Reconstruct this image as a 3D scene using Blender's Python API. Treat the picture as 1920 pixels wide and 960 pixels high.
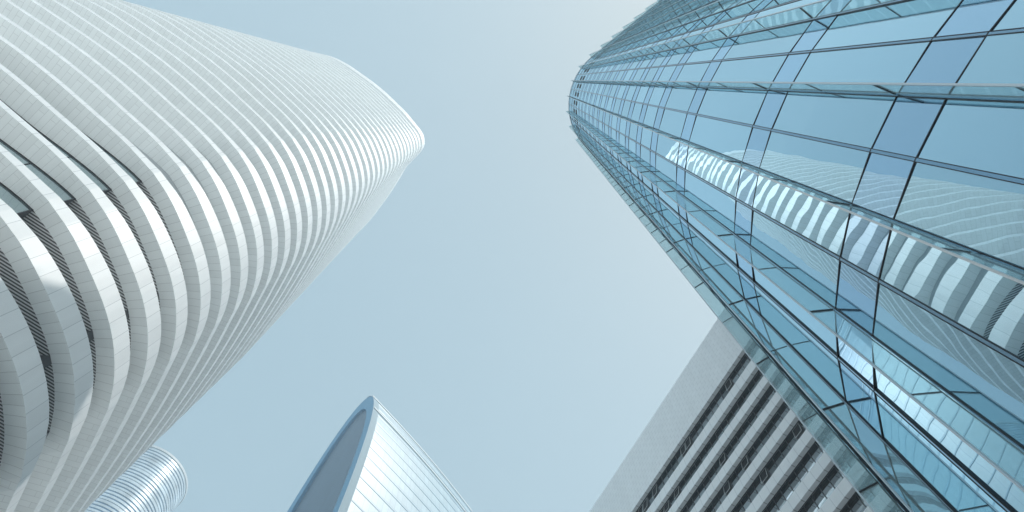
import bpy, bmesh, math, random
from mathutils import Vector, Matrix
random.seed(7)
for o in list(bpy.data.objects): bpy.data.objects.remove(o)
S = bpy.context.scene
COL = S.collection

# ------------------------------------------------------------------ camera
CAM_H = 1.6
F_PX, VP, CEN = 1190.0, (988.7, 149.7), (960.0, 480.0)          # focal length and zenith point of the lens, 1920 px wide frame
up = Vector((VP[0]-CEN[0], VP[1]-CEN[1], F_PX)).normalized()
ex = (Vector((1, 0, 0)) - up[0]*up).normalized()
ey = up.cross(ex)
right = Vector((ex[0], ey[0], up[0])); upc = -Vector((ex[1], ey[1], up[1])); back = -Vector((ex[2], ey[2], up[2]))
cam = bpy.data.objects.new('camera', bpy.data.cameras.new('camera')); COL.objects.link(cam)
M = Matrix.Identity(4)
for i in range(3):
    M[i][0], M[i][1], M[i][2] = right[i], upc[i], back[i]
M[2][3] = CAM_H
cam.matrix_world = M
cam.data.sensor_width = 36.0; cam.data.lens = 36.0*F_PX/1920.0
cam.data.clip_start = 0.05; cam.data.clip_end = 6000
S.camera = cam

# ------------------------------------------------------------------ light
SUN_EL = math.radians(56.5)
SUN_AZ = math.radians(-19.4)                                     # direction towards the sun, from +X
w = bpy.data.worlds.new('World'); S.world = w; w.use_nodes = True
nt = w.node_tree
bg = nt.nodes['Background']
sky = nt.nodes.new('ShaderNodeTexSky'); sky.sky_type = 'NISHITA'; sky.sun_disc = False
sky.sun_elevation = SUN_EL; sky.sun_rotation = math.pi/2 - SUN_AZ
sky.altitude = 0; sky.air_density = 1.0; sky.dust_density = 2.5; sky.ozone_density = 2.0
EXPO = 0.98
# a milky summer sky: the Nishita radiance compressed and veiled, still brightest towards the sun
sm = nt.nodes.new('ShaderNodeVectorMath'); sm.operation = 'SCALE'; sm.inputs['Scale'].default_value = .15
gm = nt.nodes.new('ShaderNodeGamma'); gm.inputs['Gamma'].default_value = .3
ma = nt.nodes.new('ShaderNodeVectorMath'); ma.operation = 'MULTIPLY_ADD'
kx = 1/(.15*2**EXPO)
ma.inputs[1].default_value = (.710*kx, .626*kx, .510*kx); ma.inputs[2].default_value = (.008*kx, .184*kx, .305*kx)
nt.links.new(sky.outputs[0], sm.inputs[0]); nt.links.new(sm.outputs[0], gm.inputs['Color']); nt.links.new(gm.outputs[0], ma.inputs[0])
nt.links.new(ma.outputs[0], bg.inputs[0]); bg.inputs[1].default_value = 0.15
sl = bpy.data.lights.new('sun', 'SUN'); sl.energy = 1.75; sl.angle = math.radians(0.53); sl.color = (1.0, 0.955, 0.90)
so = bpy.data.objects.new('sun', sl); COL.objects.link(so)
sd = Vector((math.cos(SUN_AZ)*math.cos(SUN_EL), math.sin(SUN_AZ)*math.cos(SUN_EL), math.sin(SUN_EL)))
so.rotation_euler = sd.to_track_quat('Z', 'Y').to_euler(); so.location = (0, 0, 200)
S.view_settings.view_transform = 'Standard'; S.view_settings.look = 'None'
S.view_settings.exposure = EXPO; S.view_settings.gamma = 1.0
S.render.engine = 'CYCLES'
cy = S.cycles
cy.max_bounces = 10; cy.diffuse_bounces = 4; cy.glossy_bounces = 5; cy.transparent_max_bounces = 16
cy.caustics_reflective = False; cy.caustics_refractive = False
cy.sample_clamp_indirect = 6.0
try: cy.use_denoising = True
except Exception: pass

# ------------------------------------------------------------------ material helpers
def mat(name):
    m = bpy.data.materials.new(name); m.use_nodes = True
    t = m.node_tree; return m, t, t.nodes['Principled BSDF']
def N(t, kind, **kw):
    n = t.nodes.new(kind)
    for k, v in kw.items(): setattr(n, k, v)
    return n
def plain(name, col, rough=0.5, metal=0.0, var=0.0, vscale=3.0):
    m, t, b = mat(name)
    b.inputs['Roughness'].default_value = rough; b.inputs['Metallic'].default_value = metal
    b.inputs['Base Color'].default_value = (*col, 1)
    if var:
        tc = N(t, 'ShaderNodeTexCoord'); no = N(t, 'ShaderNodeTexNoise'); no.inputs['Scale'].default_value = vscale
        no.inputs['Detail'].default_value = 6
        t.links.new(tc.outputs['Object'], no.inputs['Vector'])
        r = N(t, 'ShaderNodeMapRange'); r.inputs[1].default_value = .3; r.inputs[2].default_value = .7
        r.inputs[3].default_value = 1-var; r.inputs[4].default_value = 1+var
        t.links.new(no.outputs['Fac'], r.inputs[0])
        h = N(t, 'ShaderNodeHueSaturation'); h.inputs['Color'].default_value = (*col, 1)
        t.links.new(r.outputs[0], h.inputs['Value']); t.links.new(h.outputs[0], b.inputs['Base Color'])
    return m
def panels(name, col, joint, mortar=0.02, row=1.0, rough=0.42, var=0.05, offset=0.5, streak=0.04):
    """cladding panels laid out on the UV map (one UV unit = one panel), each panel a hair different"""
    m, t, b = mat(name)
    uv = N(t, 'ShaderNodeUVMap')
    br = N(t, 'ShaderNodeTexBrick'); br.offset = offset
    br.inputs['Scale'].default_value = 1; br.inputs['Brick Width'].default_value = 1; br.inputs['Row Height'].default_value = row
    br.inputs['Mortar Size'].default_value = mortar; br.inputs['Mortar Smooth'].default_value = 0.1
    br.inputs['Color1'].default_value = (*[c*(1-var) for c in col], 1); br.inputs['Color2'].default_value = (*[min(1, c*(1+var)) for c in col], 1)
    br.inputs['Mortar'].default_value = (*joint, 1)
    t.links.new(uv.outputs[0], br.inputs['Vector'])
    tc = N(t, 'ShaderNodeTexCoord'); no = N(t, 'ShaderNodeTexNoise'); no.inputs['Scale'].default_value = 1.0; no.inputs['Detail'].default_value = 5
    mp = N(t, 'ShaderNodeMapping'); mp.inputs['Scale'].default_value = (.9, .9, .12)
    t.links.new(tc.outputs['Object'], mp.inputs['Vector']); t.links.new(mp.outputs[0], no.inputs['Vector'])
    r = N(t, 'ShaderNodeMapRange'); r.inputs[1].default_value = .3; r.inputs[2].default_value = .7
    r.inputs[3].default_value = 1-streak; r.inputs[4].default_value = 1+streak
    t.links.new(no.outputs['Fac'], r.inputs[0])
    h = N(t, 'ShaderNodeHueSaturation'); t.links.new(br.outputs['Color'], h.inputs['Color']); t.links.new(r.outputs[0], h.inputs['Value'])
    t.links.new(h.outputs[0], b.inputs['Base Color']); b.inputs['Roughness'].default_value = rough
    return m
def mirror_glass(name, tint, body, rough=0.004, wave=0.0, body_mix=0.12, wscale=0.35, pane_var=0.06, fresnel=0.0, blind=None):
    """coated facade glass: a tinted, slightly wavy mirror over a dim interior, more mirror at grazing angles;
    blind = colour of the roller blinds drawn part way down behind some panes (pane UV, v upwards)"""
    m, t, b = mat(name); t.nodes.remove(b); out = t.nodes['Material Output']
    g = N(t, 'ShaderNodeBsdfGlossy'); g.inputs['Roughness'].default_value = rough
    d = N(t, 'ShaderNodeBsdfDiffuse'); d.inputs['Color'].default_value = (*body, 1)
    ge = N(t, 'ShaderNodeNewGeometry'); oi = N(t, 'ShaderNodeObjectInfo')
    ad = N(t, 'ShaderNodeMath', operation='ADD'); fr = N(t, 'ShaderNodeMath', operation='FRACT')
    t.links.new(ge.outputs['Random Per Island'], ad.inputs[0]); t.links.new(oi.outputs['Random'], ad.inputs[1]); t.links.new(ad.outputs[0], fr.inputs[0])
    r = N(t, 'ShaderNodeMapRange'); r.inputs[3].default_value = 1-pane_var; r.inputs[4].default_value = 1+pane_var*.6
    t.links.new(fr.outputs[0], r.inputs[0])
    h = N(t, 'ShaderNodeHueSaturation'); h.inputs['Color'].default_value = (*tint, 1)
    t.links.new(r.outputs[0], h.inputs['Value']); t.links.new(h.outputs[0], g.inputs['Color'])
    if blind:
        uv = N(t, 'ShaderNodeUVMap'); sx = N(t, 'ShaderNodeSeparateXYZ'); t.links.new(uv.outputs[0], sx.inputs[0])
        th = N(t, 'ShaderNodeMapRange'); th.inputs[1].default_value = 0; th.inputs[2].default_value = .55; th.inputs[3].default_value = .25; th.inputs[4].default_value = 1.02
        t.links.new(fr.outputs[0], th.inputs[0])
        gt_ = N(t, 'ShaderNodeMath', operation='GREATER_THAN'); t.links.new(sx.outputs[1], gt_.inputs[0]); t.links.new(th.outputs[0], gt_.inputs[1])
        mc = N(t, 'ShaderNodeMix', data_type='RGBA'); mc.inputs[6].default_value = (*body, 1); mc.inputs[7].default_value = (*blind, 1)
        t.links.new(gt_.outputs[0], mc.inputs[0]); t.links.new(mc.outputs[2], d.inputs['Color'])
    mx = N(t, 'ShaderNodeMixShader')
    if fresnel:
        lw = N(t, 'ShaderNodeLayerWeight'); lw.inputs['Blend'].default_value = .5
        fm = N(t, 'ShaderNodeMapRange'); fm.inputs[1].default_value = .15; fm.inputs[2].default_value = .72
        fm.inputs[3].default_value = fresnel; fm.inputs[4].default_value = body_mix
        t.links.new(lw.outputs['Facing'], fm.inputs[0]); t.links.new(fm.outputs[0], mx.inputs[0])
    else: mx.inputs[0].default_value = body_mix
    t.links.new(g.outputs[0], mx.inputs[1]); t.links.new(d.outputs[0], mx.inputs[2])
    if wave:
        tc = N(t, 'ShaderNodeTexCoord'); no = N(t, 'ShaderNodeTexNoise'); no.inputs['Scale'].default_value = wscale; no.inputs['Detail'].default_value = 1.5
        t.links.new(tc.outputs['Object'], no.inputs['Vector'])
        bu = N(t, 'ShaderNodeBump'); bu.inputs['Strength'].default_value = 1.0; bu.inputs['Distance'].default_value = wave
        t.links.new(no.outputs['Fac'], bu.inputs['Height']); t.links.new(bu.outputs[0], g.inputs['Normal'])
    t.links.new(mx.outputs[0], out.inputs['Surface'])
    return m
def clear_glass(name, through, gloss, frit, frit_mix=0.22, gloss_mix=0.2):
    m, t, b = mat(name); t.nodes.remove(b); out = t.nodes['Material Output']
    tr = N(t, 'ShaderNodeBsdfTransparent'); tr.inputs[0].default_value = (*through, 1)
    g = N(t, 'ShaderNodeBsdfGlossy'); g.inputs['Roughness'].default_value = .01; g.inputs['Color'].default_value = (*gloss, 1)
    d = N(t, 'ShaderNodeBsdfDiffuse'); d.inputs['Color'].default_value = (*frit, 1)
    tl = N(t, 'ShaderNodeBsdfTranslucent'); tl.inputs['Color'].default_value = (*frit, 1)
    md = N(t, 'ShaderNodeMixShader'); md.inputs[0].default_value = .5
    t.links.new(d.outputs[0], md.inputs[1]); t.links.new(tl.outputs[0], md.inputs[2])
    m1 = N(t, 'ShaderNodeMixShader'); m1.inputs[0].default_value = frit_mix
    t.links.new(tr.outputs[0], m1.inputs[1]); t.links.new(md.outputs[0], m1.inputs[2])
    m2 = N(t, 'ShaderNodeMixShader'); m2.inputs[0].default_value = gloss_mix
    t.links.new(m1.outputs[0], m2.inputs[1]); t.links.new(g.outputs[0], m2.inputs[2])
    t.links.new(m2.outputs[0], out.inputs['Surface'])
    return m
def slatted(name, direction, period, light, dark):
    m, t, b = mat(name)
    tc = N(t, 'ShaderNodeTexCoord')
    dv = N(t, 'ShaderNodeVectorMath', operation='DOT_PRODUCT'); dv.inputs[1].default_value = (-direction[1]/period, direction[0]/period, 0)
    t.links.new(tc.outputs['Object'], dv.inputs[0])
    fr = N(t, 'ShaderNodeMath', operation='FRACT'); t.links.new(dv.outputs['Value'], fr.inputs[0])
    gt = N(t, 'ShaderNodeMath', operation='GREATER_THAN'); gt.inputs[1].default_value = .5; t.links.new(fr.outputs[0], gt.inputs[0])
    mx = N(t, 'ShaderNodeMix', data_type='RGBA'); mx.inputs[6].default_value = (*light, 1); mx.inputs[7].default_value = (*dark, 1)
    t.links.new(gt.outputs[0], mx.inputs[0]); t.links.new(mx.outputs[2], b.inputs['Base Color']); b.inputs['Roughness'].default_value = .6
    return m

WHITE = panels('white_fascia_paint', (.74, .775, .785), (.46, .50, .52), mortar=.016, row=40, rough=.5, var=.035, streak=.045)
def soffit_tiles(name, col):
    """white cladding: a cross joint at every whole u, every second panel split once along its length (v in metres)"""
    m, t, b = mat(name)
    uv = N(t, 'ShaderNodeUVMap'); sp_ = N(t, 'ShaderNodeSeparateXYZ'); t.links.new(uv.outputs[0], sp_.inputs[0])
    def mth(op, a, v=None, v2=None):
        n = N(t, 'ShaderNodeMath', operation=op)
        for i, x in enumerate((a, v, v2)):
            if x is None: continue
            if isinstance(x, (int, float)): n.inputs[i].default_value = x
            else: t.links.new(x, n.inputs[i])
        return n.outputs[0]
    u, v = sp_.outputs[0], sp_.outputs[1]
    ju = mth('LESS_THAN', mth('FRACT', u), .045)
    ev = mth('LESS_THAN', mth('FRACT', mth('MULTIPLY', u, .5)), .5)
    jv = mth('MULTIPLY', mth('LESS_THAN', mth('ABSOLUTE', mth('SUBTRACT', v, .48)), .011), ev)
    jn = mth('MAXIMUM', ju, jv)
    wn = N(t, 'ShaderNodeTexWhiteNoise', noise_dimensions='2D'); cb = N(t, 'ShaderNodeCombineXYZ')
    t.links.new(mth('FLOOR', u), cb.inputs[0]); t.links.new(mth('MULTIPLY', mth('GREATER_THAN', v, .48), ev), cb.inputs[1]); t.links.new(cb.outputs[0], wn.inputs['Vector'])
    tc = N(t, 'ShaderNodeTexCoord'); no = N(t, 'ShaderNodeTexNoise'); no.inputs['Scale'].default_value = .3; no.inputs['Detail'].default_value = 6
    t.links.new(tc.outputs['Object'], no.inputs['Vector'])
    val = mth('ADD', mth('MULTIPLY_ADD', wn.outputs['Value'], .06, .94), mth('MULTIPLY_ADD', no.outputs['Fac'], .10, -.05))
    val = mth('MULTIPLY', val, mth('MULTIPLY_ADD', jn, -.32, 1.0))
    h = N(t, 'ShaderNodeHueSaturation'); h.inputs['Color'].default_value = (*col, 1); t.links.new(val, h.inputs['Value'])
    t.links.new(h.outputs[0], b.inputs['Base Color']); b.inputs['Roughness'].default_value = .4
    return m
SOFF = soffit_tiles('white_soffit_tiles', (.86, .895, .895))
SLAT = slatted('dark_slatted_ceiling', (.805, .593), .26, (.66, .67, .67), (.05, .048, .05))
INNER = plain('grey_inner_lining', (.48, .50, .51), .6)
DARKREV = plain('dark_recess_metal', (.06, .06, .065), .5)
TEALG = mirror_glass('recessed_teal_glass', (.70, .80, .82), (.26, .34, .36), body_mix=.4)
ROOFM = plain('roof_membrane', (.5, .5, .5), .8, var=.1)
VISION = mirror_glass('blue_vision_glass', (.61, .84, .96), (.02, .075, .13), wave=.0042, wscale=.55, body_mix=.03, fresnel=.52, pane_var=.08, blind=(.13, .23, .28))
SPAND = mirror_glass('blue_spandrel_glass', (.57, .79, .96), (.05, .12, .22), wave=.0042, wscale=.55, body_mix=.06, fresnel=.55)
BRONZE = plain('dark_bronze_metal', (.022, .018, .021), .45, .3)
SILVER = plain('brushed_silver_metal', (.60, .62, .64), .35, .7)
BLUEMET = plain('blue_grey_metal', (.24, .38, .50), .15, .85)
BLADE = clear_glass('teal_fin_glass', (.84, .945, .965), (.88, .96, .98), (.70, .86, .89), .20, .13)
BLACK = plain('black_vent', (.012, .012, .014), .7)

# ------------------------------------------------------------------ object helpers
def tag(o, label=None, cat=None, group=None, kind=None):
    if label: o['label'] = label
    if cat: o['category'] = cat
    if group: o['group'] = group
    if kind: o['kind'] = kind
    return o
def empty(name, loc, label, cat, group=None):
    o = bpy.data.objects.new(name, None); COL.objects.link(o); o.location = loc; o.empty_display_size = 1
    return tag(o, label, cat, group)
class MB:
    """collects faces (world coordinates), builds one mesh object"""
    def __init__(s): s.v = []; s.f = []; s.uv = []; s.mi = []
    def quad(s, a, b, c, d, uv=None, mi=0):
        i = len(s.v); s.v += [tuple(a), tuple(b), tuple(c), tuple(d)]; s.f.append((i, i+1, i+2, i+3))
        s.uv.append(uv or ((0, 0), (1, 0), (1, 1), (0, 1))); s.mi.append(mi)
    def poly(s, pts, mi=0):
        i = len(s.v); s.v += [tuple(p) for p in pts]; s.f.append(tuple(range(i, i+len(pts))))
        s.uv.append(tuple((p[0], p[1]) for p in pts)); s.mi.append(mi)
    def box(s, o, a, b, c, mi=0):
        """box from corner o along vectors a, b, c"""
        o, a, b, c = map(Vector, (o, a, b, c))
        p = [o, o+a, o+a+b, o+b, o+c, o+a+c, o+a+b+c, o+b+c]
        i = len(s.v); s.v += [tuple(q) for q in p]
        fl = ((0, 3, 2, 1), (4, 5, 6, 7), (0, 1, 5, 4), (1, 2, 6, 5), (2, 3, 7, 6), (3, 0, 4, 7))
        if a.cross(b).dot(c) < 0: fl = tuple(tuple(reversed(f)) for f in fl)
        for f in fl:
            s.f.append(tuple(i+k for k in f)); s.uv.append(((0, 0), (1, 0), (1, 1), (0, 1))); s.mi.append(mi)
    def build(s, name, mats, parent=None, smooth=False):
        me = bpy.data.meshes.new(name)
        me.from_pydata(s.v, [], s.f)
        mats = mats if isinstance(mats, (list, tuple)) else [mats]
        for m in mats: me.materials.append(m)
        ul = me.uv_layers.new(name='UVMap')
        k = 0
        for fi, f in enumerate(s.f):
            me.polygons[fi].material_index = s.mi[fi]
            for j in range(len(f)): ul.data[k].uv = s.uv[fi][j]; k += 1
        if smooth:
            for p in me.polygons: p.use_smooth = True
        o = bpy.data.objects.new(name, me); COL.objects.link(o)
        if parent:
            o.parent = parent; o.matrix_parent_inverse = Matrix.Translation(-parent_loc(parent))
        return o
def parent_loc(p):
    loc = Vector((0, 0, 0))
    # parents are either things (Empties with a location) or meshes in world coordinates under such a thing
    return p.location.copy() if p.type == 'EMPTY' and not p.parent else loc

# ------------------------------------------------------------------ ground
g = MB(); R = 3000
g.quad((-R, -R, 0), (R, -R, 0), (R, R, 0), (-R, R, 0), uv=((-R, -R), (R, -R), (R, R), (-R, R)))
tag(g.build('ground', panels('pale_plaza_paving', (.78, .78, .77), (.58, .58, .58), mortar=.01)), kind='structure')

# ------------------------------------------------------------------ white banded tower
ST = 4.8                                     # storey height
left = [(-14.2, -2.72), (-13.0, -2.42), (-12.0, -1.93), (-11.4, -1.53), (-10.3, -.74), (-9.5, -.07), (-8.84, .57), (-8.2, 1.22), (-7.7, 1.86)]
corner = [(-7.7, 1.86), (-7.42, 2.42), (-7.22, 3.08), (-7.09, 3.68), (-7.05, 4.18), (-7.08, 4.62), (-7.18, 5.12), (-7.36, 5.6)]
rightf = [(-7.36, 5.6), (-7.97, 6.60), (-8.71, 7.68), (-9.47, 8.67), (-10.3, 9.68), (-11.1, 10.48), (-12.0, 11.1)]
rear = [(-12.0, 11.1), (-13.6, 11.6), (-15.6, 11.2), (-17.6, 9.4), (-18.8, 6.4), (-19.0, 3.0), (-18.2, .2), (-16.6, -1.9), (-15.4, -2.6), (-14.2, -2.72)]
def crom(P, n=24):
    out = []
    Q = [tuple(2*a-b for a, b in zip(P[0], P[1]))]+P+[tuple(2*a-b for a, b in zip(P[-1], P[-2]))]
    for i in range(1, len(Q)-2):
        for k in range(n):
            t = k/n
            out.append(tuple(.5*(2*Q[i][d]+(Q[i+1][d]-Q[i-1][d])*t+(2*Q[i-1][d]-5*Q[i][d]+4*Q[i+1][d]-Q[i+2][d])*t*t+(3*Q[i][d]-Q[i-1][d]-3*Q[i+1][d]+Q[i+2][d])*t**3) for d in (0, 1)))
    out.append(P[-1]); return out
def resample(P, step):
    L = [0]
    for a, b in zip(P[:-1], P[1:]): L.append(L[-1]+math.dist(a, b))
    n = max(2, round(L[-1]/step)); out = []; j = 0
    for k in range(n+1):
        d = L[-1]*k/n
        while j < len(L)-2 and L[j+1] < d: j += 1
        t = (d-L[j])/max(1e-9, L[j+1]-L[j])
        out.append(tuple(P[j][i]+(P[j+1][i]-P[j][i])*t for i in (0, 1)))
    return out
STEP = 1.1/ST
segs = [resample(crom(q), STEP if i < 3 else .6) for i, q in enumerate((left, corner, rightf, rear))]
CON = []; ZONE = []
for zi, q in enumerate(segs):
    for p in q[:-1]: CON.append(p); ZONE.append(zi)
NC = len(CON); iK1 = len(segs[0])-1; iK2 = iK1+len(segs[1])-1
ARC = [0]
for i in range(NC): ARC.append(ARC[-1]+math.dist(CON[i], CON[(i+1) % NC]))
aK1, aK2 = ARC[iK1], ARC[iK2]
def clamp(x, a=0., b=1.): return max(a, min(b, x))
def sstep(x): x = clamp(x); return x*x*(3-2*x)
def contour(n):
    t = max(0., n-13); out = []
    for (x, y) in CON:
        fade = sstep((x+19.0)/6)
        if y < 4.2: out.append((x, y+.045*t*sstep((4.2-y)/2.6)))
        else: out.append((x-.042*t*sstep((y-4.2)/1.8)*fade, y))
    return out
def inset(P, dl):
    n = len(P); out = []
    for i in range(n):
        a, b = P[i-1], P[(i+1) % n]
        tx, ty = b[0]-a[0], b[1]-a[1]; l = math.hypot(tx, ty)
        d = dl[i] if isinstance(dl, list) else dl
        out.append((P[i][0]-ty/l*d, P[i][1]+tx/l*d))       # contour runs counter-clockwise: left is inside
    return out
# check the direction of travel: inside must be towards (-13, 4)
_t = inset(CON, .3)[iK1+5]
SGN = 1 if math.dist(_t, (-13, 4)) < math.dist(CON[iK1+5], (-13, 4)) else -1
def hfas(i):
    a = ARC[i]
    if a >= aK2: return .27-.07*clamp((a-aK2)/3)
    v = .15+(.45-.15)*sstep((a-(aK1-1.3))/3.0)
    return v-(.45-.34)*sstep((a-aK2+.9)/.9)
HF = [hfas(i) for i in range(NC)]
TU = .62                                    # length of a cladding tile on the flanks, metres
def wcorner(i):                              # 1 on the rounded corner (level soffit, slatted ceiling behind it), 0 on the flanks
    a = ARC[i]
    if a < aK1: return sstep((a-(aK1-.9))/.9)
    if a > aK2: return 1-sstep((a-aK2)/.5)
    return 1.
WC = [wcorner(i) for i in range(NC)]
wt = empty('white_tower', (-13*ST, 4*ST, 0), 'tall white tower wrapped in curved bright fascia bands over grey tiled soffits', 'tower')
TOP = 34
Zn = lambda n: (8.9+n+(.2 if n == TOP else 0))*ST+CAM_H
SD_ = .32
for n in range(-8, TOP+1):
    P = contour(n); zb = Zn(n); crown = n == TOP
    hf = [(1.05 if crown else h)*ST for h in HF]
    Q = [(x*ST, y*ST) for x, y in P]
    f = MB()
    I1 = [(x*ST, y*ST) for x, y in inset(P, (1.14 if -8 <= n <= 4 else .45)*SGN)]
    for i in range(NC):
        j = (i+1) % NC
        tu = 1.4
        u0, u1 = ARC[i]*ST/tu, ARC[i+1]*ST/tu
        f.quad((*Q[i], zb), (*Q[j], zb), (*Q[j], zb+hf[j]), (*Q[i], zb+hf[i]), uv=((u0, .5), (u1, .5), (u1, 1.5), (u0, 1.5)))
        f.quad((*Q[i], zb+hf[i]), (*Q[j], zb+hf[j]), (*I1[j], zb+hf[j]), (*I1[i], zb+hf[i]), uv=((.2, .5), (.8, .5), (.8, .6), (.2, .6)))
    f.build('fascia_band', WHITE, wt)
    # soffit under this band, nearly level; its inner edge drops a little on the flanks
    I = [(x*ST, y*ST) for x, y in inset(P, [(.62 if crown else SD_+.13*(1-sstep((ARC[i]-(aK1-2.2))/2.2))*(ARC[i] < aK1))*SGN for i in range(NC)])]
    inner = [(*I[i], zb+.004-.42*(1-WC[i])) for i in range(NC)]
    s = MB()
    for i in range(NC):
        j = (i+1) % NC
        one = ZONE[i] == 1
        tu = .85 if one else TU
        v0, v1 = (2., 3.) if one else (0., 1.6)
        u0, u1 = ARC[i]*ST/tu, ARC[i+1]*ST/tu
        s.quad((*Q[i], zb), inner[i], inner[j], (*Q[j], zb), uv=((u0, v0), (u0, v1), (u1, v1), (u1, v0)))
    s.build('soffit', SOFF, wt)
    # behind the band below: slatted ceiling at the corner, teal glazing on the flanks, dark inner wall
    lo, hi = iK1, iK2
    I2 = [(x*ST, y*ST) for x, y in inset(P, 1.15*SGN)]
    zlow = zb-ST*(1.3 if crown else 1)
    if n <= 4:
        c = MB()
        for i in range(lo, hi): c.quad(inner[i], (*I2[i], zb+.01), (*I2[i+1], zb+.01), inner[i+1])
        c.build('slatted_ceiling', SLAT, wt)
        k = MB()
        for i in range(lo, hi): k.quad((*I2[i], zlow), (*I2[i+1], zlow), (*I2[i+1], zb+.01), (*I2[i], zb+.01))
        k.build('recess_wall', WHITE, wt)
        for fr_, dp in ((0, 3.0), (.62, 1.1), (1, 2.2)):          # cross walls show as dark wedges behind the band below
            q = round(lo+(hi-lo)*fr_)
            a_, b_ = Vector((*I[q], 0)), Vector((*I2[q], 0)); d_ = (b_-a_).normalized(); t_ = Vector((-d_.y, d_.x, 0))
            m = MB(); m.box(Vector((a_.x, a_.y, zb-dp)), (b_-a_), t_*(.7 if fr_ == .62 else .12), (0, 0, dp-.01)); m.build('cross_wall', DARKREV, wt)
        m = MB(); fr = MB(); Ig = [(x*ST, y*ST) for x, y in inset(P, [(SD_+.012+.13*(1-sstep((ARC[i]-(aK1-2.2))/2.2))*(ARC[i] < aK1))*SGN for i in range(NC)])]
        for i in range(NC):
            if not max(0, lo-24) <= i < lo: continue
            j = (i+1) % NC
            m.quad((*Ig[i], zlow), (*Ig[j], zlow), (*Ig[j], zb+.01), (*Ig[i], zb+.01))
        wob = m.build('ribbon_window', TEALG, wt)
        for i in range(max(0, lo-24), lo+1, 4):
            a_ = Vector((*Ig[i], zlow)); nn = (Vector((*Q[i], 0))-Vector((*Ig[i], 0))).normalized(); tt = Vector((-nn.y, nn.x, 0))
            fr.box(a_-tt*.03, tt*.06, nn*.06, (0, 0, zb-zlow-.02))
        for i in range(max(0, lo-24), lo):
            a_, b_ = Vector(inner[i]), Vector(inner[i+1]); nn = (Vector((*Q[i], 0))-Vector((*Ig[i], 0))).normalized()
            fr.box(a_-Vector((0, 0, .10)), b_-a_, nn*.05, (0, 0, .10))
        fr.build('window_frame', BRONZE, wob)
        m = MB()
        for i in range(NC):
            if max(0, lo-24) <= i < hi: continue
            j = (i+1) % NC
            m.quad((*Ig[i], zlow), (*Ig[j], zlow), (*Ig[j], zb+.01), (*Ig[i], zb+.01))
        m.build('inner_wall', INNER, wt)
    else:
        m = MB(); Ig = [(x*ST, y*ST) for x, y in inset(P, [(.61 if crown else SD_-.004+.13*(1-sstep((ARC[i]-(aK1-2.2))/2.2))*(ARC[i] < aK1))*SGN for i in range(NC)])]
        for i in range(NC):
            j = (i+1) % NC
            m.quad((*Ig[i], zlow), (*Ig[j], zlow), (*Ig[j], zb+.01), (*Ig[i], zb+.01))
        m.build('inner_wall', INNER, wt)
rp = contour(TOP); rfm = MB()
rfm.poly([(x*ST, y*ST, Zn(TOP)+.9) for x, y in inset(rp, .3*SGN)])
rfm.build('roof', ROOFM, wt)

# ------------------------------------------------------------------ blue glass tower
GR, GC, TH0, DTH = 10.0, Vector((17.17, 4.03)), 3.771, -.124
def gline(j):
    """wall point and outward normal of vertical line j (even: glass fin, odd: mullion)"""
    if j >= -2:
        t = TH0+j*DTH; nrm = Vector((math.cos(t), math.sin(t)))
        return GC+nrm*GR, nrm
    p, _ = gline(-2); d = Vector((.779, -.627)); return p+d*(1.155*(-2-j)), Vector((-.627, -.779))
J0, J1 = -26, 16
LEV = [6.6, 14.13, 21.65, 30.6, 37.4, 42.4, 47.2]
while LEV[-1] < 108: LEV.append(LEV[-1]+4.9)
LEV = [z+CAM_H for z in LEV]; GTOP = 112.65+CAM_H
SPH = 1.66
gt = empty('glass_tower', (17, 4, 0), 'rounded blue glass tower with projecting teal glass fins and mirrored white tower', 'tower')
def P3(p, z): return Vector((p.x, p.y, z))
vis, spn = [], []
bands = []; zlo = .3
for L in LEV: bands.append(('v', zlo, L-SPH)); bands.append(('s', L-SPH, L)); zlo = L
bands.append(('v', zlo, GTOP))
camp = Vector((0, 0, CAM_H))
def seen(a, b, z0, z1):
    """rough share of the picture"""
    c = (P3(a, z0)+P3(b, z1))/2-camp
    q = right.dot(c), upc.dot(c), -back.dot(c)
    if q[2] <= 0: return 0
    X, Y = q[0]/q[2]*F_PX, q[1]/q[2]*F_PX
    if abs(X) > 1020 or abs(Y) > 560: return 0
    nrm = Vector((b.y-a.y, a.x-b.x, 0)).normalized()
    return abs(nrm.dot(c))/c.length**3*(b-a).length*(z1-z0)
for j in range(J0, J1):
    a, _ = gline(j); b, _ = gline(j+1)
    for kd, z0, z1 in bands: (vis if kd == 'v' else spn).append((seen(a, b, z0, z1) if j <= 12 else 0, a, b, z0, z1, j))
YAW = {3: .75, 5: .85, 6: -2.0}                          # bays set a touch off the true arc
def pane(m, a, b, z0, z1, jit, j):
    nrm = Vector((b.y-a.y, a.x-b.x, 0)).normalized()
    if nrm.dot(P3((a+b)/2, 0)-P3(GC, 0)) < 0: nrm = -nrm
    o = [random.uniform(-jit, jit) for _ in range(2)]
    pp = Vector((-(b-a).y, (b-a).x, 0)); o[0] += math.tan(math.radians(YAW.get(j, 0)))*(1 if pp.dot(nrm) > 0 else -1)
    h = z1-z0; wd = (b-a).length
    pts = []
    for (p, z, sx, sz) in ((a, z0, -1, -1), (b, z0, 1, -1), (b, z1, 1, 1), (a, z1, -1, 1)):
        pts.append(P3(p, z)+nrm*(o[0]*sx*wd/2+o[1]*sz*h/2*.25))
    m.quad(*pts)
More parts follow.
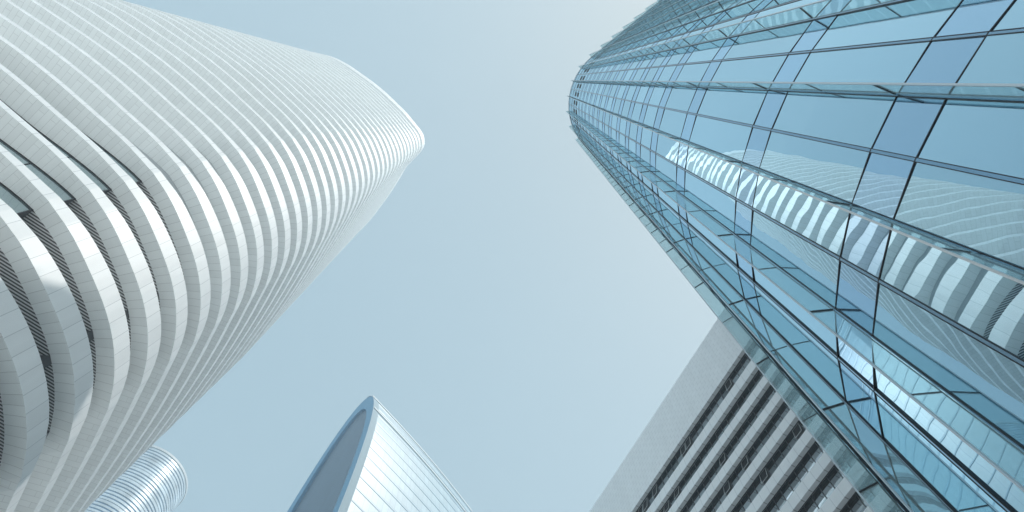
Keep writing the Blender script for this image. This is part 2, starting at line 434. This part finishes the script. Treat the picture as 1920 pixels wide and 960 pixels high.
for lst, nm, pl, mt, jit in ((vis, 'window', 'windows', VISION, .0065), (spn, 'spandrel_panel', 'spandrel_panels', SPAND, .010)):
    lst.sort(key=lambda r: -r[0])
    rest = MB()
    for i, (s_, a, b, z0, z1, j) in enumerate(lst):
        if i < 100 and s_ > 0:
            m = MB(); pane(m, a, b, z0, z1, jit, j); m.build(nm, mt, gt)
        else: pane(rest, a, b, z0, z1, jit, j)
    tag(rest.build(pl, mt, gt), kind='stuff')
for L in LEV:                                   # transoms, one ring above and one below each spandrel
    for z in (L, L-SPH):
        m = MB()
        for j in range(J0, J1):
            a, na = gline(j); b, nb = gline(j+1)
            d = P3(b-a, 0); nn = P3((na+nb)/2, 0).normalized()
            m.box(P3(a, z-.016)-nn*.03, d, nn*.045, (0, 0, .032))
        m.build('transom', BRONZE, gt)
for j in range(J0+1, J1, 2):                    # mullions between the fins
    p, nr = gline(j); nn = P3(nr, 0); tt = Vector((-nn.y, nn.x, 0))
    m = MB()
    m.box(P3(p, .3)-tt*.048-nn*.09, tt*.017, nn*.108, (0, 0, GTOP-.3), 0)
    m.box(P3(p, .3)+tt*.031-nn*.09, tt*.017, nn*.108, (0, 0, GTOP-.3), 0)
    m.box(P3(p, .3)-tt*.031-nn*.03, tt*.062, nn*.040, (0, 0, GTOP-.3), 1)
    m.build('mullion', [BRONZE, BLUEMET], gt)
FD = .60; far = MB(); jts = MB(); nbr = 0
for j in range(J0, 11, 2):                      # glass fins
    p, nr = gline(j); nn = P3(nr, 0); tt = Vector((-nn.y, nn.x, 0))
    m = MB()
    m.box(P3(p, .3)-tt*.050-nn*.09, tt*.020, nn*.120, (0, 0, GTOP-.3), 0)
    m.box(P3(p, .3)+tt*.030-nn*.09, tt*.020, nn*.120, (0, 0, GTOP-.3), 0)
    m.box(P3(p, .3)-tt*.030-nn*.03, tt*.060, nn*.052, (0, 0, GTOP-.3), 1)
    fin = m.build('glass_fin', [BRONZE, BLUEMET], gt)
    bl = MB(); zb = 3.2; ed = MB()
    ZT = GTOP+.25
    bl.box(P3(p, zb)+nn*.047-tt*.011, tt*.022, nn*(FD-.057), (0, 0, ZT-zb))
    bl.build('glass_blade', BLADE, fin)
    ed.box(P3(p, zb)+nn*(FD-.01)-tt*.020, tt*.040, nn*.040, (0, 0, ZT-zb))
    ed.build('edge_rail', SILVER, fin)
    prev = None
    for L in LEV:
        if prev is not None:                    # thin joint between two blades
            zj = (prev+L)/2-.3
            jts.box(P3(p, zj)+nn*.075-tt*.016, tt*.032, nn*(FD-.087), (0, 0, .014))
        prev = L
        if -4 <= j <= 12 and L < 60 and nbr < 100:
            nbr += 1; b = MB(); b.box(P3(p, L-.03)+nn*.06-tt*.024, tt*.048, nn*(FD-.08), (0, 0, .055)); b.build('bracket', BRONZE, fin)
        else: far.box(P3(p, L-.02)+nn*.06-tt*.02, tt*.04, nn*(FD-.08), (0, 0, .035))
tag(far.build('brackets', BRONZE, gt), kind='stuff'); tag(jts.build('blade_joints', BRONZE, gt), kind='stuff')
for j in range(-8, J1):                         # slots of the plant floors near the top
    a, na = gline(j); b, nb = gline(j+1); c = (a+b)/2; nn = P3((na+nb)/2, 0).normalized(); tt = Vector((-nn.y, nn.x, 0))
    for zc in (97.1, 101.5):
        if j > 12: continue
        m = MB(); m.box(P3(c, zc-1.3)-tt*.29-nn*.05, tt*.58, nn*.07, (0, 0, 2.6)); m.build('vent_slot', BLACK, gt)
m = MB()                                        # rear wall and roof close the plan
p1, _ = gline(J1); p0, _ = gline(J0)
rr = [p1, Vector((24.5, 15.0)), Vector((33.0, 8.0)), Vector((41, -8.0)), p0]
for a, b in zip(rr[:-1], rr[1:]): m.quad(P3(a, .3), P3(b, .3), P3(b, GTOP), P3(a, GTOP))
m.build('rear_wall', SPAND, gt)
m = MB(); ring = [gline(j)[0] for j in range(J0, J1+1)]+rr[1:-1]
m.poly([P3(q, GTOP-.4) for q in ring]); m.build('roof', ROOFM, gt)
m = MB()
for j in range(J0, J1):
    a, na = gline(j); b, nb = gline(j+1); nn = P3((na+nb)/2, 0).normalized()
    m.box(P3(a, GTOP-.12)-nn*.2, P3(b-a, 0), nn*.26, (0, 0, .12))
m.build('roof_coping', SILVER, gt)

# ------------------------------------------------------------------ banded office slab
SU = Vector((-.4675, .884, 0)); SN = Vector((-.884, -.4675, 0)); SH = 86.0
SP = Vector((.884, .4675, 0))*(.4624*SH)
ob = empty('office_block', (SP.x, SP.y, 0), 'long white slab office block with dark ribbon windows behind the glass tower', 'office building')
T0, T1 = 6.0, 112.0; ZR = SH+CAM_H
sl_tile = panels('white_slab_tiles', (.90, .93, .945), (.74, .77, .79), mortar=.03, rough=.5, var=.018, streak=.03)
sl_under = panels('grey_slab_soffit', (.72, .75, .77), (.30, .31, .32), mortar=.03, rough=.6, var=.06)
sl_glass = mirror_glass('dark_ribbon_glass', (.74, .84, .90), (.012, .014, .017), body_mix=.12, pane_var=.45, wave=.006, wscale=.4)
sl_frame = plain('grey_window_frame', (.10, .105, .11), .45, .4)
sl_light = plain('light_window_frame', (.55, .57, .58), .45, .2)
sl_dark = plain('painted_dark_shade', (.018, .017, .018), .9)  # near-black colour standing in for shade at window heads and open sashes
def sp(t, dpt, z): return SP+SU*t-SN*dpt+Vector((0, 0, z))
m = MB(); zp = .873*SH+CAM_H
m.quad(sp(T0, 0, zp), sp(T1, 0, zp), sp(T1, 0, ZR), sp(T0, 0, ZR), uv=((T0/1.2, 0), (T1/1.2, 0), (T1/1.2, 14), (T0/1.2, 14)))
m.quad(sp(T0, 0, ZR), sp(T1, 0, ZR), sp(T1, 18, ZR), sp(T0, 18, ZR))
for t in (T0, T1): m.quad(sp(t, 0, .2), sp(t, 18, .2), sp(t, 18, ZR), sp(t, 0, ZR), uv=((0, 0), (15, 0), (15, 90), (0, 90)))
m.quad(sp(T0, 18, .2), sp(T1, 18, .2), sp(T1, 18, ZR), sp(T0, 18, ZR), uv=((0, 0), (88, 0), (88, 90), (0, 90)))
m.build('parapet_wall', sl_tile, ob)
floors = [.873]+[.8163-.0452*k for k in range(18)]
SD = .86; SF = .50; BH = 1.40
cand = []
for k, fz in enumerate(floors):
    zt = fz*SH+CAM_H; zn = (floors[k+1]*SH+CAM_H) if k+1 < len(floors) else .3
    m = MB(); m.quad(sp(T0, 0, zt), sp(T1, 0, zt), sp(T1, SF, zt), sp(T0, SF, zt), uv=((T0/1.2, .03), (T1/1.2, .03), (T1/1.2, .97), (T0/1.2, .97)))
    m.build('soffit', sl_under, ob)
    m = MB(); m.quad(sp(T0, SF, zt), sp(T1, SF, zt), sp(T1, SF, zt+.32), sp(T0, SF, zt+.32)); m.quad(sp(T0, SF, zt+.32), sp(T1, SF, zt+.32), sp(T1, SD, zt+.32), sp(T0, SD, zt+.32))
    m.build('added_dark_slot', sl_dark, ob)  # near-black slot added to darken the window heads and their reflection
    m = MB(); bt = zn+(BH if k else 1.75)
    m.quad(sp(T0, 0, zn), sp(T1, 0, zn), sp(T1, 0, bt), sp(T0, 0, bt), uv=((T0/1.2, .1), (T1/1.2, .1), (T1/1.2, .9), (T0/1.2, .9)))
    m.quad(sp(T0, 0, bt), sp(T1, 0, bt), sp(T1, SD, bt), sp(T0, SD, bt), uv=((T0/1.2, .1), (T1/1.2, .1), (T1/1.2, .9), (T0/1.2, .9)))
    m.build('spandrel_band', sl_tile, ob)
    nb = int((T1-T0)/1.2)
    for i in range(nb): cand.append((k, T0+i*1.2, bt, zt+.31))
def wshare(c):
    k, t, z0, z1 = c; p = sp(t, SD, (z0+z1)/2)-camp
    q = right.dot(p), upc.dot(p), -back.dot(p)
    if q[2] <= 0: return 0
    X, Y = q[0]/q[2]*F_PX, q[1]/q[2]*F_PX
    if abs(X) > 965 or abs(Y) > 485: return 0
    if X > 390+(-Y-110)*.80 : return 0          # behind the glass tower
    return 1/p.length**2
cand = sorted(((wshare(c), c) for c in cand), key=lambda r: -r[0])
rest = MB(); opn = 0
for i, (s_, (k, t, z0, z1)) in enumerate(cand):
    own = i < 100 and s_ > 0
    m = MB() if own else rest
    ja = random.uniform(-.006, .006); jb = random.uniform(-.010, .010)
    m.quad(sp(t, SD+ja, z0), sp(t+1.2, SD-ja, z0), sp(t+1.2, SD-ja+jb, z1), sp(t, SD+ja+jb, z1), mi=0)
    m.box(sp(t-.03, SD+.02, z0), SU*.06, SN*.09, (0, 0, z1-z0), 1)
    if own:
        wob = m.build('window', [sl_glass, sl_frame], ob)
        if random.random() < .22 and s_ > 0:    # an open sash hangs out of the strip
            b = MB(); h = (z1-z0)*.62; q = sp(t+.06, SD-.05, z1-.12); dn = Vector((0, 0, -h))+SN*.45
            for (o_, a_) in ((q, SU*1.08), (q+dn, SU*1.08)): b.box(o_, a_, SN*.04, (0, 0, .05), 0)
            for o_ in (q, q+SU*1.03): b.box(o_, SU*.05, SN*.04, dn, 0)
            b.build('open_sash', sl_light, wob)
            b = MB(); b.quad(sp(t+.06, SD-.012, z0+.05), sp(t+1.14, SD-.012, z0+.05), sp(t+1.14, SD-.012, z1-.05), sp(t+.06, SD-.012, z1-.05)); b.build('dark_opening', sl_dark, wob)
tag(rest.build('windows', [sl_glass, sl_frame], ob), kind='stuff')

# ------------------------------------------------------------------ arched glass tower
AH = 150.0; AC = Vector((-.2775*AH, .5375*AH, 0)); AW = Vector((.808, -.589, 0)); AE = Vector((.589, .808, 0)); AA = .0705*AH; AL = .285*AH
ar = empty('arched_tower', (AC.x, AC.y, 0), 'pale glass tower with a tall pointed arch end and dark louvred infill', 'tower')
a_side = panels('pale_side_glass', (.345, .47, .535), (.23, .35, .43), mortar=.03, rough=.4, var=.05, offset=0)
a_frame = mirror_glass('blue_arch_frame_glass', (.42, .60, .74), (.16, .34, .50), body_mix=.5)
a_louv = panels('slate_louvres', (.21, .30, .39), (.16, .24, .32), mortar=.12, row=.35, rough=.5, var=.04)
a_line = plain('pale_blue_floor_edge', (.20, .33, .42), .4)
a_white = plain('white_ridge_trim', (.54, .60, .63), .6)
def ahw(z, A=AA, top=AH): 
    u = (z-.5*AH)/(top-.5*AH)
    return A if u <= 0 else A*math.sqrt(max(0, 1-u*u))
def aw(z): return ahw(z)
ZS = [30+CAM_H+(AH-30)*math.sin(math.pi/2*k/46) for k in range(47)]
def ap(side, z, e, A=AA, top=AH, bow=True):
    b = .7*math.sin(math.pi*clamp(e/AL)) if bow else 0
    return AC+AW*(side*ahw(z-CAM_H, A, top)+b)+AE*e+Vector((0, 0, z))
m = MB()
NE = 16
for z0, z1 in zip(ZS[:-1], ZS[1:]):
    for i in range(NE):
        e0, e1 = AL*i/NE, AL*(i+1)/NE
        m.quad(ap(1, z0, e0), ap(1, z0, e1), ap(1, z1, e1), ap(1, z1, e0), uv=((e0/1.5, z0/4), (e1/1.5, z0/4), (e1/1.5, z1/4), (e0/1.5, z1/4)))
m.build('side_glass', a_side, ar, smooth=True)
m = MB()
for z0, z1 in zip(ZS[:-1], ZS[1:]):
    for i in range(NE):
        e0, e1 = AL*i/NE, AL*(i+1)/NE
        m.quad(ap(-1, z0, e0), ap(-1, z0, e1), ap(-1, z1, e1), ap(-1, z1, e0))
m.build('rear_glass', a_frame, ar, smooth=True)
IA, IT = AA-1.75, AH-6.3
def ai(side, z, e): return ap(side, min(z, IT+CAM_H), e, IA, IT, bow=False)
m = MB()
for z0, z1 in zip(ZS[:-1], ZS[1:]):
    for s_ in (1, -1):
        m.quad(ap(s_, z0, 0), ap(s_, z1, 0), ai(s_, z1, 0), ai(s_, z0, 0))
        m.quad(ai(s_, z0, 0), ai(s_, z1, 0), ai(s_, z1, .7), ai(s_, z0, .7))
m.build('arch_frame', a_frame, ar)
m = MB()
for z0, z1 in zip(ZS[:-1], ZS[1:]):
    m.quad(ai(-1, z0, .7), ai(1, z0, .7), ai(1, z1, .7), ai(-1, z1, .7), uv=((0, z0), (12, z0), (12, z1), (0, z1)))
m.build('louvred_infill', a_louv, ar)
z = 84.0
while z < AH-3:
    m = MB()
    for i in range(NE):
        p, q = ap(1, z, 1.8+(AL-1.8)*i/NE), ap(1, z, 1.8+(AL-1.8)*(i+1)/NE)
        m.box(p-AW*.05, q-p, AW*.10, (0, 0, .26))
    m.build('floor_edge', a_line, ar)
    z += 3.9
for zz in (AH-.4, AH-9.5):
    m = MB()
    for i in range(NE):
        p, q = ap(1, zz, AL*i/NE), ap(1, zz, AL*(i+1)/NE)
        m.box(p-AW*.05, q-p, AW*.30, (0, 0, .4))
    m.build('ridge_trim', a_white, ar)
m = MB()
for z0, z1 in zip(ZS[:-1], ZS[1:]):
    m.quad(ap(1, z0, 0)-AE*.1+AW*.03, ap(1, z1, 0)-AE*.1+AW*.03, ap(1, z1, 1.7)+AW*.06, ap(1, z0, 1.7)+AW*.06)
m.build('arch_edge_trim', plain('pale_edge_panels', (.28, .37, .42), .8), ar)

# ------------------------------------------------------------------ round glass tower
RH = 180.0; RC = Vector((-.6937*RH, .708*RH, 0)); RR = .0736*RH
rt = empty('round_tower', (RC.x, RC.y, 0), 'round glass tower ringed by thin white bands behind the white tower', 'tower')
r_glass = mirror_glass('pale_blue_round_glass', (.40, .58, .76), (.10, .24, .42), body_mix=.45, pane_var=.3)
r_ring = plain('white_ring_paint', (.56, .66, .72), .3, .2, var=.25, vscale=.22)
def rp_(r, k, z, n=72): a = 2*math.pi*k/n; return RC+Vector((math.cos(a)*r, math.sin(a)*r, z))
m = MB()
zz = RH-62
while zz < RH-1:
    for k in range(72):
        j_ = random.uniform(-.02, .02)
        m.quad(rp_(RR-.3+j_, k, zz+CAM_H), rp_(RR-.3-j_, k+1, zz+CAM_H), rp_(RR-.3-j_, k+1, zz+3.9+CAM_H), rp_(RR-.3+j_, k, zz+3.9+CAM_H))
    zz += 3.9
m.quad(*[RC+Vector((x, y, 1)) for x, y in ((-1, -1), (1, -1), (1, 1), (-1, 1))])
m.build('curtain_wall', r_glass, rt)
def rring(name, z, h, r0, r1, mt):
    m = MB()
    for k in range(72):
        a, b, c, d = rp_(r0, k, z), rp_(r0, k+1, z), rp_(r1, k+1, z), rp_(r1, k, z)
        hh = Vector((0, 0, h))
        m.quad(d, c, c+hh, d+hh); m.quad(a, b, c, d); m.quad(a+hh, d+hh, c+hh, b+hh)
    m.build(name, mt, rt)
k = 0; zz = RH-2.0
while zz > RH-60:
    rring('band_ring', zz+CAM_H, .80 if k % 4 else 1.02, RR-.35, RR-.12, r_ring); zz -= 1.3; k += 1
rring('roof_rim', RH-.9+CAM_H, .9, RR-.8, RR+.1, a_white)
m = MB(); m.poly([rp_(RR-.4, k, RH-.3+CAM_H) for k in range(72)]); m.build('roof', ROOFM, rt)
m = MB()
for k in range(72):
    m.quad(rp_(RR-.32, k, .2), rp_(RR-.32, k+1, .2), rp_(RR-.32, k+1, RH-62+CAM_H), rp_(RR-.32, k, RH-62+CAM_H))
m.build('lower_wall', r_glass, rt)

# ------------------------------------------------------------------ summer haze between and in front of the towers
hz = bpy.data.materials.new('haze'); hz.use_nodes = True
t = hz.node_tree; t.nodes.remove(t.nodes['Principled BSDF'])
pv = t.nodes.new('ShaderNodeVolumePrincipled'); pv.inputs['Color'].default_value = (.80, .90, .97, 1)
pv.inputs['Density'].default_value = .0011; pv.inputs['Anisotropy'].default_value = .3
t.links.new(pv.outputs[0], t.nodes['Material Output'].inputs['Volume'])
m = MB(); m.box((-3100, -3100, -1), (6200, 0, 0), (0, 6200, 0), (0, 0, 222))
tag(m.build('haze', hz), kind='stuff')
cy.volume_bounces = 1
